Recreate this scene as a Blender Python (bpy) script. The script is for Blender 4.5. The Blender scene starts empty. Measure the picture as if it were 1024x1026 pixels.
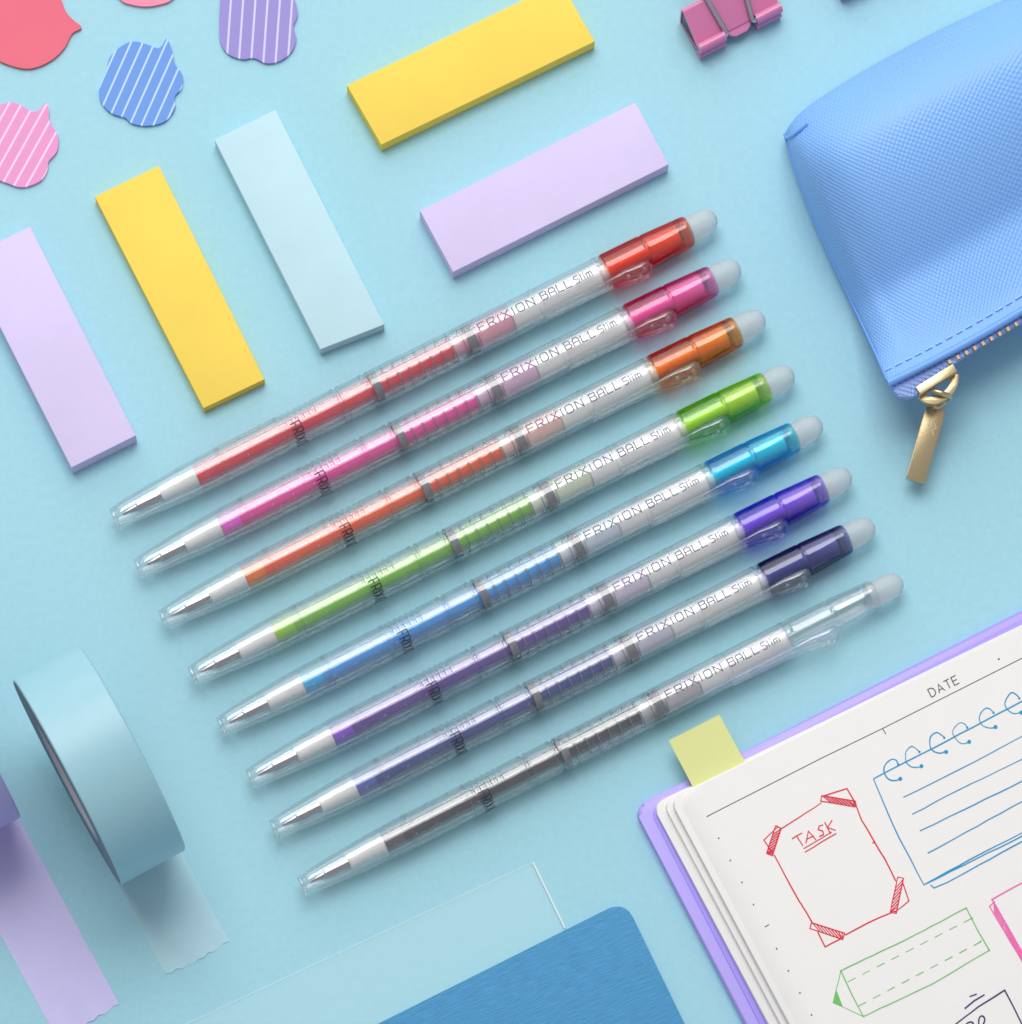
import bpy, bmesh, math, random
from mathutils import Vector, Matrix
random.seed(7)
scene = bpy.context.scene
col = scene.collection
MM = 0.001

# ------------------------------------------------------------------ camera, world, light, exposure
S, D = 4.70, 850.0            # pixels per mm on the table, camera height in mm
NX, NY = 430.0, 1800.0        # photo position of the point straight below the lens (lens shift crops upwards)
W0, H0 = 1024.0, 1026.0

def P(px, py, z=0.0):
    """point of the photograph at height z (mm) above the table -> metres"""
    k = 1.0 - z / D
    x = ((px - NX) * k + NX - W0 / 2) / S
    y = -((py - NY) * k + NY - H0 / 2) / S
    return Vector((x * MM, y * MM, z * MM))

cam = bpy.data.cameras.new("camera")
camo = bpy.data.objects.new("camera", cam); col.objects.link(camo)
c0 = P(NX, NY, 0)
camo.location = (c0.x, c0.y, D * MM)
cam.sensor_fit = 'HORIZONTAL'; cam.sensor_width = 36.0
cam.lens = 36.0 * (S * D) / W0
cam.shift_x = (W0 / 2 - NX) / W0
cam.shift_y = (NY - H0 / 2) / W0
cam.clip_start = 0.02; cam.clip_end = 20
scene.camera = camo

world = bpy.data.worlds.new("World"); scene.world = world
world.use_nodes = True
bg = world.node_tree.nodes['Background']
bg.inputs[0].default_value = (0.95, 0.97, 1.0, 1); bg.inputs[1].default_value = 0.41

def softbox(name, px, py, elev, dist, w, h, watts, colr):
    l = bpy.data.lights.new(name, 'AREA'); l.shape = 'RECTANGLE'; l.size = w; l.size_y = h
    l.energy = watts; l.color = colr
    o = bpy.data.objects.new(name, l); col.objects.link(o)
    aim = P(px, py, 0); a = math.radians(elev)
    o.location = aim + Vector((-0.10, math.sin(a) * dist, math.cos(a) * dist))
    o.rotation_euler = (aim - o.location).to_track_quat('-Z', 'Y').to_euler()
softbox("softbox", 480, 520, 24, 1.15, 0.86, 0.66, 9.2, (1.0, 0.985, 0.965))      # main softbox over the top edge
softbox("back_softbox", 480, 520, 60, 1.15, 1.4, 0.75, 4.6, (1.0, 0.985, 0.97))    # lower, dimmer one behind it

vs = scene.view_settings
vs.view_transform = 'Standard'; vs.look = 'None'; vs.exposure = 0.0; vs.gamma = 1.0; vs.use_curve_mapping = False
cy = scene.cycles
scene.render.filter_size = 1.15
cy.max_bounces = 18; cy.transmission_bounces = 16; cy.transparent_max_bounces = 16
cy.glossy_bounces = 6; cy.diffuse_bounces = 4
cy.caustics_reflective = False; cy.caustics_refractive = True
cy.blur_glossy = 0.6
cy.sample_clamp_indirect = 6.0

# ------------------------------------------------------------------ materials
def lin(c):
    c = c / 255.0
    return c / 12.92 if c <= 0.04045 else ((c + 0.055) / 1.055) ** 2.4
def rgb(r, g, b, k=1.0):
    return (min(1, lin(r) * k), min(1, lin(g) * k), min(1, lin(b) * k), 1.0)

def mat(name, color, rough=0.6, spec=0.35, metal=0.0, trans=0.0, ior=1.5, coat=0.0, coat_rough=0.1, coat_ior=1.5,
        bump=None, tint=0.0, tint_scale=300, sss=0.0, alpha=1.0):
    m = bpy.data.materials.new(name); m.use_nodes = True
    nt = m.node_tree; b = nt.nodes['Principled BSDF']
    b.inputs['Base Color'].default_value = color
    b.inputs['Roughness'].default_value = rough
    b.inputs['Specular IOR Level'].default_value = spec
    b.inputs['Metallic'].default_value = metal
    b.inputs['Transmission Weight'].default_value = trans
    b.inputs['IOR'].default_value = ior
    b.inputs['Coat Weight'].default_value = coat
    b.inputs['Coat Roughness'].default_value = coat_rough
    b.inputs['Alpha'].default_value = alpha
    b.inputs['Coat IOR'].default_value = coat_ior
    if sss:
        b.inputs['Subsurface Weight'].default_value = sss
        b.inputs['Subsurface Radius'].default_value = (0.0015, 0.0015, 0.0015)
        b.inputs['Subsurface Scale'].default_value = 1.0
    tc = nt.nodes.new('ShaderNodeTexCoord')
    if tint:
        n = nt.nodes.new('ShaderNodeTexNoise'); n.inputs['Scale'].default_value = tint_scale
        n.inputs['Detail'].default_value = 6; n.inputs['Roughness'].default_value = 0.65
        nt.links.new(tc.outputs['Object'], n.inputs['Vector'])
        mr = nt.nodes.new('ShaderNodeMapRange')
        mr.inputs['From Min'].default_value = 0.3; mr.inputs['From Max'].default_value = 0.7
        mr.inputs['To Min'].default_value = 1 - tint; mr.inputs['To Max'].default_value = 1 + tint
        nt.links.new(n.outputs[0], mr.inputs['Value'])
        mx = nt.nodes.new('ShaderNodeVectorMath'); mx.operation = 'SCALE'
        mx.inputs[0].default_value = color[:3]
        nt.links.new(mr.outputs[0], mx.inputs['Scale'])
        nt.links.new(mx.outputs[0], b.inputs['Base Color'])
    if bump:
        sc, dist_mm, strength = bump
        n = nt.nodes.new('ShaderNodeTexNoise'); n.inputs['Scale'].default_value = sc
        n.inputs['Detail'].default_value = 5; n.inputs['Roughness'].default_value = 0.6
        nt.links.new(tc.outputs['Object'], n.inputs['Vector'])
        bp = nt.nodes.new('ShaderNodeBump'); bp.inputs['Distance'].default_value = dist_mm * MM
        bp.inputs['Strength'].default_value = strength
        nt.links.new(n.outputs[0], bp.inputs['Height']); nt.links.new(bp.outputs[0], b.inputs['Normal'])
    return m

def math_node(nt, op, a, b=None):
    n = nt.nodes.new('ShaderNodeMath'); n.operation = op
    for i, v in enumerate((a, b)):
        if v is None: continue
        if isinstance(v, (int, float)): n.inputs[i].default_value = v
        else: nt.links.new(v, n.inputs[i])
    return n.outputs[0]

def stripe_mat(name, base, stripe, angle_deg, period_mm, frac, phase=0.0):
    m = mat(name, base, rough=0.55, spec=0.3)
    nt = m.node_tree; b = nt.nodes['Principled BSDF']
    tc = nt.nodes.new('ShaderNodeTexCoord'); sp = nt.nodes.new('ShaderNodeSeparateXYZ')
    nt.links.new(tc.outputs['Object'], sp.inputs[0])
    a = math.radians(angle_deg); nx, ny = -math.sin(a), math.cos(a)
    d = math_node(nt, 'ADD', math_node(nt, 'MULTIPLY', sp.outputs[0], nx / (period_mm * MM)),
                  math_node(nt, 'MULTIPLY', sp.outputs[1], ny / (period_mm * MM)))
    d = math_node(nt, 'ADD', d, phase + 100.0)
    f = math_node(nt, 'FRACT', d)
    f = math_node(nt, 'ABSOLUTE', math_node(nt, 'SUBTRACT', f, 0.5))
    mk = nt.nodes.new('ShaderNodeMapRange')
    mk.inputs['From Min'].default_value = frac / 2 + 0.02; mk.inputs['From Max'].default_value = frac / 2 - 0.02
    nt.links.new(f, mk.inputs['Value'])
    mx = nt.nodes.new('ShaderNodeMix'); mx.data_type = 'RGBA'
    mx.inputs['A'].default_value = base; mx.inputs['B'].default_value = stripe
    nt.links.new(mk.outputs[0], mx.inputs['Factor'])
    nt.links.new(mx.outputs['Result'], b.inputs['Base Color'])
    return m

def tinted_plastic(name, seen, depth_mm=1.6):
    """clear plastic dyed in the mass: absorption reaches the seen colour after depth_mm"""
    m = clear_plastic(name, see=.68, gloss=.08)
    nt = m.node_tree
    sig = [-math.log(max(0.008, min(.985, c))) / (depth_mm * MM) for c in seen[:3]]
    d = max(sig)
    v = nt.nodes.new('ShaderNodeVolumeAbsorption')
    v.inputs['Color'].default_value = tuple(1 - x / d for x in sig) + (1,)
    v.inputs['Density'].default_value = d
    nt.links.new(v.outputs[0], nt.nodes['Material Output'].inputs['Volume'])
    return m

# ------------------------------------------------------------------ mesh helpers
def tag(o, label=None, cat=None, group=None, kind=None):
    if label: o['label'] = label
    if cat: o['category'] = cat
    if group: o['group'] = group
    if kind: o['kind'] = kind
    return o

def empty(name, loc, rz=0.0):
    o = bpy.data.objects.new(name, None); col.objects.link(o)
    o.empty_display_size = 0.005
    o.location = loc; o.rotation_euler = (0, 0, rz)
    return o

def link(name, me, m=None, parent=None, inv=False):
    """one mesh object; with inv=True the mesh is in world coordinates under a moved parent"""
    o = bpy.data.objects.new(name, me); col.objects.link(o)
    if parent is not None:
        o.parent = parent
        if inv:
            base = Matrix.Translation(parent.location) @ parent.rotation_euler.to_matrix().to_4x4()
            o.matrix_parent_inverse = base.inverted()
    if m is not None:
        if not me.materials: me.materials.append(m)
        elif me.materials[0] != m:
            o.material_slots[0].link = 'OBJECT'; o.material_slots[0].material = m
    return o

def finish(bm, name, smooth=None):
    bmesh.ops.recalc_face_normals(bm, faces=bm.faces)
    me = bpy.data.meshes.new(name); bm.to_mesh(me); bm.free()
    if smooth:
        me.shade_smooth()
        me.set_sharp_from_angle(angle=math.radians(smooth))
    return me

def add_prism(bm, bottom, top):
    """closed prism between two equally long vertex loops"""
    vb = [bm.verts.new(p) for p in bottom]; vt = [bm.verts.new(p) for p in top]
    n = len(vb)
    bm.faces.new(vb[::-1]); bm.faces.new(vt)
    for i in range(n):
        j = (i + 1) % n
        bm.faces.new((vb[i], vb[j], vt[j], vt[i]))

def add_box(bm, x0, x1, y0, y1, z0, z1, M=None):
    pts = [(x0, y0), (x1, y0), (x1, y1), (x0, y1)]
    b = [Vector((x, y, z0)) * MM for x, y in pts]; t = [Vector((x, y, z1)) * MM for x, y in pts]
    if M: b = [M @ v for v in b]; t = [M @ v for v in t]
    add_prism(bm, b, t)

def add_tube(bm, pts, r, seg=10, caps=True):
    """tube of radius r (metres, or a list) along 3D points"""
    n = len(pts); rings = []
    up = Vector((0, 0, 1)); prev = None
    for i, p in enumerate(pts):
        t = (pts[min(i + 1, n - 1)] - pts[max(i - 1, 0)]).normalized()
        if prev is None:
            a = up if abs(t.dot(up)) < 0.9 else Vector((1, 0, 0))
            e = (a - t * a.dot(t)).normalized()
        else:
            e = (prev - t * prev.dot(t)).normalized()
        prev = e; f = t.cross(e)
        rr = r[i] if isinstance(r, (list, tuple)) else r
        rings.append([bm.verts.new(p + (e * math.cos(2 * math.pi * k / seg) + f * math.sin(2 * math.pi * k / seg)) * rr) for k in range(seg)])
    for a, b in zip(rings, rings[1:]):
        for k in range(seg):
            bm.faces.new((a[k], a[(k + 1) % seg], b[(k + 1) % seg], b[k]))
    if caps:
        bm.faces.new(rings[0][::-1]); bm.faces.new(rings[-1])

def add_lathe(bm, prof, seg=48, closed=False):
    """profile of (x, r) in mm turned about the x axis; r=0 ends become poles"""
    rings = []
    for x, r in prof:
        if r <= 1e-6: rings.append([bm.verts.new((x * MM, 0, 0))])
        else: rings.append([bm.verts.new((x * MM, r * MM * math.cos(2 * math.pi * k / seg), r * MM * math.sin(2 * math.pi * k / seg))) for k in range(seg)])
    pairs = list(zip(rings, rings[1:]))
    if closed: pairs.append((rings[-1], rings[0]))
    for a, b in pairs:
        for k in range(seg):
            k2 = (k + 1) % seg
            if len(a) == 1 and len(b) == 1: continue
            if len(a) == 1: bm.faces.new((a[0], b[k2], b[k]))
            elif len(b) == 1: bm.faces.new((a[k], a[k2], b[0]))
            else: bm.faces.new((a[k], a[k2], b[k2], b[k]))

def lathe(name, prof, seg=48, closed=False, smooth=40):
    bm = bmesh.new(); add_lathe(bm, prof, seg, closed)
    return finish(bm, name, smooth)

def catmull(pts, sub=6, closed=False):
    out = []; n = len(pts)
    rng = range(n) if closed else range(n - 1)
    for i in rng:
        if closed: p0, p1, p2, p3 = (Vector(pts[(i + d) % n]) for d in (-1, 0, 1, 2))
        else: p0, p1, p2, p3 = (Vector(pts[max(0, min(n - 1, i + d))]) for d in (-1, 0, 1, 2))
        for k in range(sub):
            t = k / sub
            out.append(0.5 * ((2 * p1) + (p2 - p0) * t + (2 * p0 - 5 * p1 + 4 * p2 - p3) * t * t + (3 * p1 - p0 - 3 * p2 + p3) * t ** 3))
    if not closed: out.append(Vector(pts[-1]))
    return out

def offset_sides(pts, w, closed=False):
    """mitred left and right points of a 2D polyline of width w"""
    pts = [Vector(p[:2]) for p in pts]
    q = [pts[0]]
    for p in pts[1:]:
        if (p - q[-1]).length > 1e-6: q.append(p)
    pts = q; n = len(pts); L, R = [], []
    for i in range(n):
        if closed: a, b = pts[i - 1], pts[(i + 1) % n]
        else: a, b = pts[max(i - 1, 0)], pts[min(i + 1, n - 1)]
        d1 = (pts[i] - a); d2 = (b - pts[i])
        d1 = d1.normalized() if d1.length > 1e-9 else d2.normalized()
        d2 = d2.normalized() if d2.length > 1e-9 else d1
        nrm = Vector((-(d1 + d2).y, (d1 + d2).x))
        if nrm.length < 0.3: nrm = Vector((-d1.y, d1.x))
        nrm.normalize()
        k = max(0.5, nrm.dot(Vector((-d1.y, d1.x))))
        L.append(pts[i] + nrm * (w / 2 / k)); R.append(pts[i] - nrm * (w / 2 / k))
    return L, R

def ribbon(bm, pts, w, fn, closed=False, vary=0.0):
    """flat inked stroke; fn maps (a, b) to a 3D point"""
    L, R = offset_sides(pts, w, closed)
    if vary:
        g = 1.0
        for k in range(len(L)):
            g = max(1 - vary, min(1 + vary, g + random.uniform(-.5, .5) * vary))
            c_ = (L[k] + R[k]) / 2; L[k] = c_ + (L[k] - c_) * g; R[k] = c_ + (R[k] - c_) * g
    vl = [bm.verts.new(fn(*p)) for p in L]; vr = [bm.verts.new(fn(*p)) for p in R]
    n = len(vl)
    for i in range(n if closed else n - 1):
        j = (i + 1) % n
        bm.faces.new((vl[i], vr[i], vr[j], vl[j]))

def rounded(poly, radii, seg=8):
    out = []; n = len(poly)
    for i in range(n):
        p, a, b = Vector(poly[i]), Vector(poly[i - 1]), Vector(poly[(i + 1) % n])
        r = radii[i] if isinstance(radii, (list, tuple)) else radii
        if r <= 0: out.append(p); continue
        s, e = p + (a - p).normalized() * r, p + (b - p).normalized() * r
        for k in range(seg + 1):
            t = k / seg
            out.append(s * (1 - t) ** 2 + p * 2 * t * (1 - t) + e * t * t)
    return out

def slab(name, poly_px, z0, z1, bevel=0.0):
    """flat sheet: outline given where the photo shows its top face"""
    top = [P(p[0], p[1], z1) for p in poly_px]
    bm = bmesh.new()
    add_prism(bm, [Vector((t.x, t.y, z0 * MM)) for t in top], top)
    if bevel:
        es = [e for e in bm.edges if all(v.co.z > (z1 - 1e-3) * MM for v in e.verts)]
        bmesh.ops.bevel(bm, geom=es, offset=bevel * MM, segments=3, affect='EDGES', profile=0.5)
    return finish(bm, name, 35)

def centered(me, origin):
    me.transform(Matrix.Translation(-Vector(origin))); return me

# ------------------------------------------------------------------ the table
bm = bmesh.new()
bmesh.ops.create_grid(bm, x_segments=2, y_segments=2, size=2.0)
table_m = mat('matt_blue_card', rgb(162, 211, 225), rough=0.75, spec=0.25, bump=(2000, 0.06, 0.4), tint=0.035, tint_scale=700)
tag(link('tabletop', finish(bm, 'tabletop'), table_m), kind='structure')

# ------------------------------------------------------------------ stroke lettering (unit cells, y up)
GLYPH = {
 'F': (0.95, [[(0, 0), (0, 1), (.9, 1)], [(0, .5), (.75, .5)]]),
 'R': (1.0, [[(0, 0), (0, 1), (.75, 1), (.9, .85), (.9, .6), (.75, .45), (.06, .45)], [(.5, .43), (.92, 0)]]),
 'I': (0.3, [[(.1, 0), (.1, 1)]]),
 'X': (1.0, [[(0, 0), (.9, 1)], [(0, 1), (.38, .57)], [(.52, .43), (.9, 0)]]),
 'O': (1.05, [[(.18, 0), (.04, .15), (0, .5), (.04, .85), (.18, 1), (.77, 1), (.91, .85), (.95, .5), (.91, .15), (.77, 0), (.18, 0)]]),
 'N': (1.05, [[(0, 0), (0, 1), (.9, 0), (.9, 1)]]),
 'B': (1.0, [[(0, .06), (0, 1), (.72, 1), (.86, .88), (.86, .66), (.72, .54), (.08, .54)], [(.74, .5), (.92, .4), (.92, .13), (.76, 0), (0, 0)]]),
 'A': (1.0, [[(0, 0), (0, .72), (.2, .97), (.7, .97), (.9, .72), (.9, 0)], [(.06, .4), (.84, .4)]]),
 'L': (.95, [[(0, 1), (0, 0), (.85, 0)]]),
 'S': (.95, [[(.85, 1), (.15, 1), (0, .88), (0, .66), (.15, .54), (.7, .5), (.85, .38), (.85, .12), (.7, 0), (0, 0)]]),
 'l': (.35, [[(.1, 0), (.1, 1)]]), 'i': (.35, [[(.1, 0), (.1, .66)], [(.1, .84), (.1, 1)]]),
 'm': (1.15, [[(0, 0), (0, .66), (.85, .66), (1, .5), (1, 0)], [(.5, 0), (.5, .6)]]),
 'D': (1.0, [[(0, 0), (0, 1), (.45, 1), (.75, .82), (.85, .5), (.75, .18), (.45, 0), (0, 0)]]),
 'Ax': (1.0, [[(0, 0), (.43, 1), (.86, 0)], [(.17, .33), (.69, .33)]]),
 'T': (.95, [[(0, 1), (.85, 1)], [(.425, .96), (.425, 0)]]),
 'E': (.9, [[(.75, 1), (0, 1), (0, 0), (.75, 0)], [(.05, .52), (.65, .52)]]),
 ' ': (.5, []),
}
def letters(bm, text, x, y, w, h, gap, stroke, fn, curved=False):
    """text is a list of glyph keys; returns the end x"""
    for ch in text:
        adv, strokes = GLYPH[ch]
        for s in strokes:
            pts = [(x + a * w, y + b * h) for a, b in s]
            if curved:                                   # short steps so that the strokes follow the barrel
                fine = []
                for (x0, y0), (x1, y1) in zip(pts, pts[1:]):
                    n = max(1, int(math.hypot(x1 - x0, y1 - y0) / .22))
                    fine += [(x0 + (x1 - x0) * k / n, y0 + (y1 - y0) * k / n) for k in range(n)]
                pts = fine + [pts[-1]]
            ribbon(bm, pts, stroke, fn)
        x += adv * w + gap
    return x

# ------------------------------------------------------------------ pens
def clear_plastic(name, ior=1.45, see=0.73, gloss=0.11, rough=0.02):
    """clear moulded plastic: part straight transmission, part refraction, with a glossy skin"""
    m = bpy.data.materials.new(name); m.use_nodes = True
    nt = m.node_tree; out = nt.nodes['Material Output']; nt.nodes.remove(nt.nodes['Principled BSDF'])
    tr = nt.nodes.new('ShaderNodeBsdfTransparent'); gl = nt.nodes.new('ShaderNodeBsdfGlass'); gs = nt.nodes.new('ShaderNodeBsdfGlossy')
    tr.inputs['Color'].default_value = (.995, .998, 1, 1); gl.inputs['IOR'].default_value = ior; gl.inputs['Roughness'].default_value = .02
    gs.inputs['Roughness'].default_value = rough
    a = nt.nodes.new('ShaderNodeMixShader'); a.inputs[0].default_value = see
    nt.links.new(gl.outputs[0], a.inputs[1]); nt.links.new(tr.outputs[0], a.inputs[2])
    b = nt.nodes.new('ShaderNodeMixShader')
    ge = nt.nodes.new('ShaderNodeNewGeometry')       # the skin shines on its outside only
    nt.links.new(math_node(nt, 'MULTIPLY', math_node(nt, 'SUBTRACT', 1.0, ge.outputs['Backfacing']), gloss), b.inputs[0])
    nt.links.new(a.outputs[0], b.inputs[1]); nt.links.new(gs.outputs[0], b.inputs[2])
    nt.links.new(b.outputs[0], out.inputs['Surface'])
    return m
glass = clear_plastic('clear_barrel_plastic')
clip_glass = clear_plastic('clear_clip_plastic', ior=1.4, see=.64, gloss=.13)
metal = mat('nickel_tip', (0.52, 0.50, 0.54, 1), rough=0.18, metal=1.0)
collar_m = mat('white_plastic', sss=0.6, color=(0.96, 0.96, 0.97, 1), rough=0.3, spec=0.6, coat=1.0, coat_rough=0.12, coat_ior=1.6)
inner_m = mat('milky_plastic', sss=0.6, color=(0.95, 0.945, 0.985, 1), rough=0.3, spec=0.6, coat=1.0, coat_rough=0.12, coat_ior=1.5)
eraser_m = mat('frosted_rubber', (0.86, 0.91, 0.94, 1), rough=0.45, spec=0.4, trans=0.6, sss=0.3, ior=1.35, bump=(3000, 0.03, 0.3))
mark_m = mat('grey_print', (0.2, 0.21, 0.24, 1), rough=0.5)
print_m = mat('silver_grey_print', (0.16, 0.16, 0.21, 1), rough=0.5)
black_m = mat('black_print', (0.025, 0.03, 0.05, 1), rough=0.4)

R0 = 3.75
def barrel_profile():
    outer = [(0.5, 2.18), (0.6, 2.22), (2, 2.42), (5, 2.72), (9, 3.04), (13, 3.32), (17, 3.54), (21, 3.69), (25, R0)]
    x = 40.6
    outer.append((x, R0))
    for k in range(6):                                   # moulded rings at the top of the grip
        outer += [(x + .12, R0 - .2), (x + .5, R0 - .2), (x + .7, R0)]
        x += 1.35; outer.append((x, R0))
    outer += [(53.3, R0), (53.5, R0 - .28), (53.9, R0 - .28), (54.1, R0 - .02), (60.2, R0 - .02), (60.4, R0 - .24), (60.8, R0 - .24), (61.0, R0),
              (115.9, R0), (116.4, R0 - .1), (116.55, R0 - .35)]
    inner = [(116.55, 3.05), (62.0, 3.05), (61.8, 2.8), (53.0, 2.8), (52.6, 2.95), (28, 2.95), (20, 2.75), (13, 2.4), (6, 1.95), (2, 1.6), (0.6, 1.5), (.5, 1.55)]
    return outer + inner

def dome(bm, M, r, h, seg=10):
    rings = []
    for j in range(4):
        a = j / 4 * math.pi / 2
        rings.append([bm.verts.new(M @ Vector((r * math.cos(a) * math.cos(2 * math.pi * k / seg), r * math.cos(a) * math.sin(2 * math.pi * k / seg), h * math.sin(a)))) for k in range(seg)])
    topv = bm.verts.new(M @ Vector((0, 0, h)))
    bm.faces.new(rings[0][::-1])
    for a, b in zip(rings, rings[1:]):
        for k in range(seg): bm.faces.new((a[k], a[(k + 1) % seg], b[(k + 1) % seg], b[k]))
    for k in range(seg): bm.faces.new((rings[-1][k], rings[-1][(k + 1) % seg], topv))

def on_cyl(r, az):                     # az from straight up towards +y
    return Vector((0, r * math.sin(az), r * math.cos(az)))

bm = bmesh.new(); add_lathe(bm, barrel_profile(), 56, closed=True)
for xr in (25.6, 39.6, 53.1, 54.5, 59.9, 61.3, 100.2, 115.2):        # moulded rings
    add_lathe(bm, [(xr + .17 * math.cos(k * math.pi / 4), R0 - .02 + .13 * math.sin(k * math.pi / 4)) for k in range(8)], 56, closed=True)
for row in range(8):                   # raised grip dots in rows round the grip
    az = row * math.pi / 4 + 0.25
    for k in range(6):
        x = 16.5 + k * 4.9
        r = R0 - 0.02 if x > 25 else (3.50 + (x - 17) * .03)
        c = on_cyl((r + 0.02) * MM, az); c.x = x * MM
        nrm = on_cyl(1, az)
        t = Vector((1, 0, 0)); b = nrm.cross(t)
        M = Matrix.Translation(c) @ Matrix((t, b, nrm)).transposed().to_4x4()
        dome(bm, M, 0.34 * MM, 0.2 * MM)
barrel_me = finish(bm, 'barrel', 35)

ring_me = lathe('nose_ring', [(.1 + .32 * math.cos(a * math.pi / 6), 1.83 + .34 * math.sin(a * math.pi / 6)) for a in range(12)], 40, closed=True, smooth=80)
ring_m = clear_plastic('clear_nose_plastic', ior=1.45, see=.3, gloss=.2)
nib_me = lathe('nib', [(1.9, 0), (1.95, .3), (5.2, .86), (5.3, .86), (5.5, 1.1), (5.7, 1.14), (11.0, 1.18), (11.0, 0)], 32, smooth=30)
collar_me = lathe('collar', [(11.02, 0), (11.02, 1.5), (11.4, 1.6), (18.6, 1.78), (18.8, 1.9), (19.5, 1.9), (19.52, 0)], 40)
inkA_me = lathe('ink_front', [(19.55, 0), (19.55, 1.95), (24.0, 1.95), (24.0, 0)], 40)
inkB_me = lathe('ink_tube', [(24.02, 0), (24.02, 1.97), (80, 1.97), (80, 0)], 40)
tail_me = lathe('refill_end', [(80.02, 0), (80.02, 1.97), (86.2, 1.97), (86.2, 2.5), (93.6, 2.5), (94.2, 2.1), (94.2, 0)], 40)
inner_me = lathe('inner_tube', [(94.3, 0), (94.3, 2.3), (94.6, 2.42), (101, 2.42), (101.2, 2.2), (101.6, 2.2), (101.8, 2.42), (115, 2.42), (115.2, 2.2), (115.2, 0)], 40)
stem_me = lathe('stem', [(115.4, 0), (115.4, 1.5), (126.6, 1.5), (126.8, 2.2), (127.0, 2.3), (133.6, 2.3), (133.8, 2.0), (133.8, 0)], 40)
cap_me = lathe('cap', [(116.65, 3.45), (116.75, 3.66), (117.1, 3.74), (117.4, 3.738), (125.4, 3.665), (125.7, 3.655), (125.9, 3.5), (126.3, 3.5), (126.5, 3.63), (126.8, 3.62), (135.4, 3.24), (135.8, 3.19), (136.2, 3.08), (136.35, 2.95),
                       (136.3, 2.8), (135.2, 2.75), (131, 2.85), (126, 2.95), (117, 2.95), (116.7, 3.1)], 56, closed=True)
eraser_me = lathe('eraser', [(134.9, 0), (134.9, 2.6), (136.4, 2.66), (136.9, 2.78), (139.8, 2.72), (141.0, 2.5), (141.9, 2.05), (142.5, 1.4), (142.8, .7), (142.9, 0)], 40)
# printed scale: two broad bands and the ticks between them
bm = bmesh.new()
def band(x0, x1, r, gaps=()):
    seg = 60
    for k in range(seg):
        a0, a1 = 2 * math.pi * k / seg, 2 * math.pi * (k + 1) / seg
        if k % 10 in gaps: continue
        q = []
        for x, a in ((x0, a0), (x1, a0), (x1, a1), (x0, a1)):
            v = on_cyl(r * MM, a); v.x = x * MM; q.append(bm.verts.new(v))
        bm.faces.new(q)
band(61.4, 63.0, 2.98); band(83.7, 85.5, 2.98)
for k in range(1, 9): band(62.15 + k * 2.55, 62.15 + k * 2.55 + 0.22, 2.98)
marks_me = finish(bm, 'scale_marks')
# lettering along the barrel
bm = bmesh.new()
def cylmap(r, az0):
    def f(x, s):
        v = on_cyl(r * MM, az0 + s / r); v.x = x * MM; return v
    return f
f = cylmap(R0 + 0.02, math.radians(3))
x = letters(bm, list('FRIXION'), 86.6, -.85, 1.7, 1.8, .6, .24, f, True)
x = letters(bm, list('BALL'), x + .9, -.85, 1.5, 1.75, .42, .24, f, True)
x = letters(bm, list('Slim'), x + .35, -.85, 1.15, 1.55, .3, .22, f, True)
title_me = finish(bm, 'lettering')
bm = bmesh.new()
def wrap(s, h):                        # reads round the barrel, tops towards the cap
    v = on_cyl((R0 + 0.02) * MM, math.radians(-4) - s / R0); v.x = (41.7 + h) * MM; return v
letters(bm, list('FRIXION'), 0, 0, 1.05, 2.3, .28, .26, wrap, True)
wrapt_me = finish(bm, 'grip_lettering')
# clip: a thin bar over the barrel ending in the rounded slide knob next to the cap
def clip_mesh():
    bm = bmesh.new()
    az = math.radians(-57)
    nrm = on_cyl(1, az); t = Vector((1, 0, 0)); b = nrm.cross(t)
    def q(x, s, r): return (t * x + b * s + nrm * r) * MM
    secs = [(100.6, .75, 3.86, 4.25), (101.2, .9, 3.84, 4.5), (102.0, .95, 3.9, 4.45), (110, 1.1, 4.0, 4.6), (115.5, 1.25, 3.95, 4.75), (117.5, 1.55, 3.85, 5.1),
            (119.5, 1.9, 3.82, 5.5), (121.4, 1.95, 3.82, 6.0), (123.4, 2.0, 3.82, 6.15), (124.7, 1.7, 3.84, 5.8), (125.4, .9, 3.9, 5.1)]
    rings = []
    for x, hw, r0, r1 in secs:
        ring = []
        for k in range(16):
            a = 2 * math.pi * k / 16
            ca, sa = math.cos(a), math.sin(a)
            s = hw * math.copysign(abs(ca) ** .7, ca); r = (r0 + r1) / 2 + (r1 - r0) / 2 * math.copysign(abs(sa) ** .7, sa)
            ring.append(bm.verts.new(q(x, s, r)))
        rings.append(ring)
    for a, c in zip(rings, rings[1:]):
        for k in range(16): bm.faces.new((a[k], a[(k + 1) % 16], c[(k + 1) % 16], c[k]))
    bm.faces.new(rings[0][::-1]); bm.faces.new(rings[-1])
    for x, s, r in ((122.2, -.2, 6.2), (119.8, .6, 5.45), (123.6, -1.2, 5.95), (123.4, 1.0, 6.0), (120.9, -.9, 5.8)):
        M = Matrix.Translation(q(x, s, r)) @ Matrix((t, b, nrm)).transposed().to_4x4()
        dome(bm, M, .55 * MM, .35 * MM)
    return finish(bm, 'clip', 40)
clip_me = clip_mesh()

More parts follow.
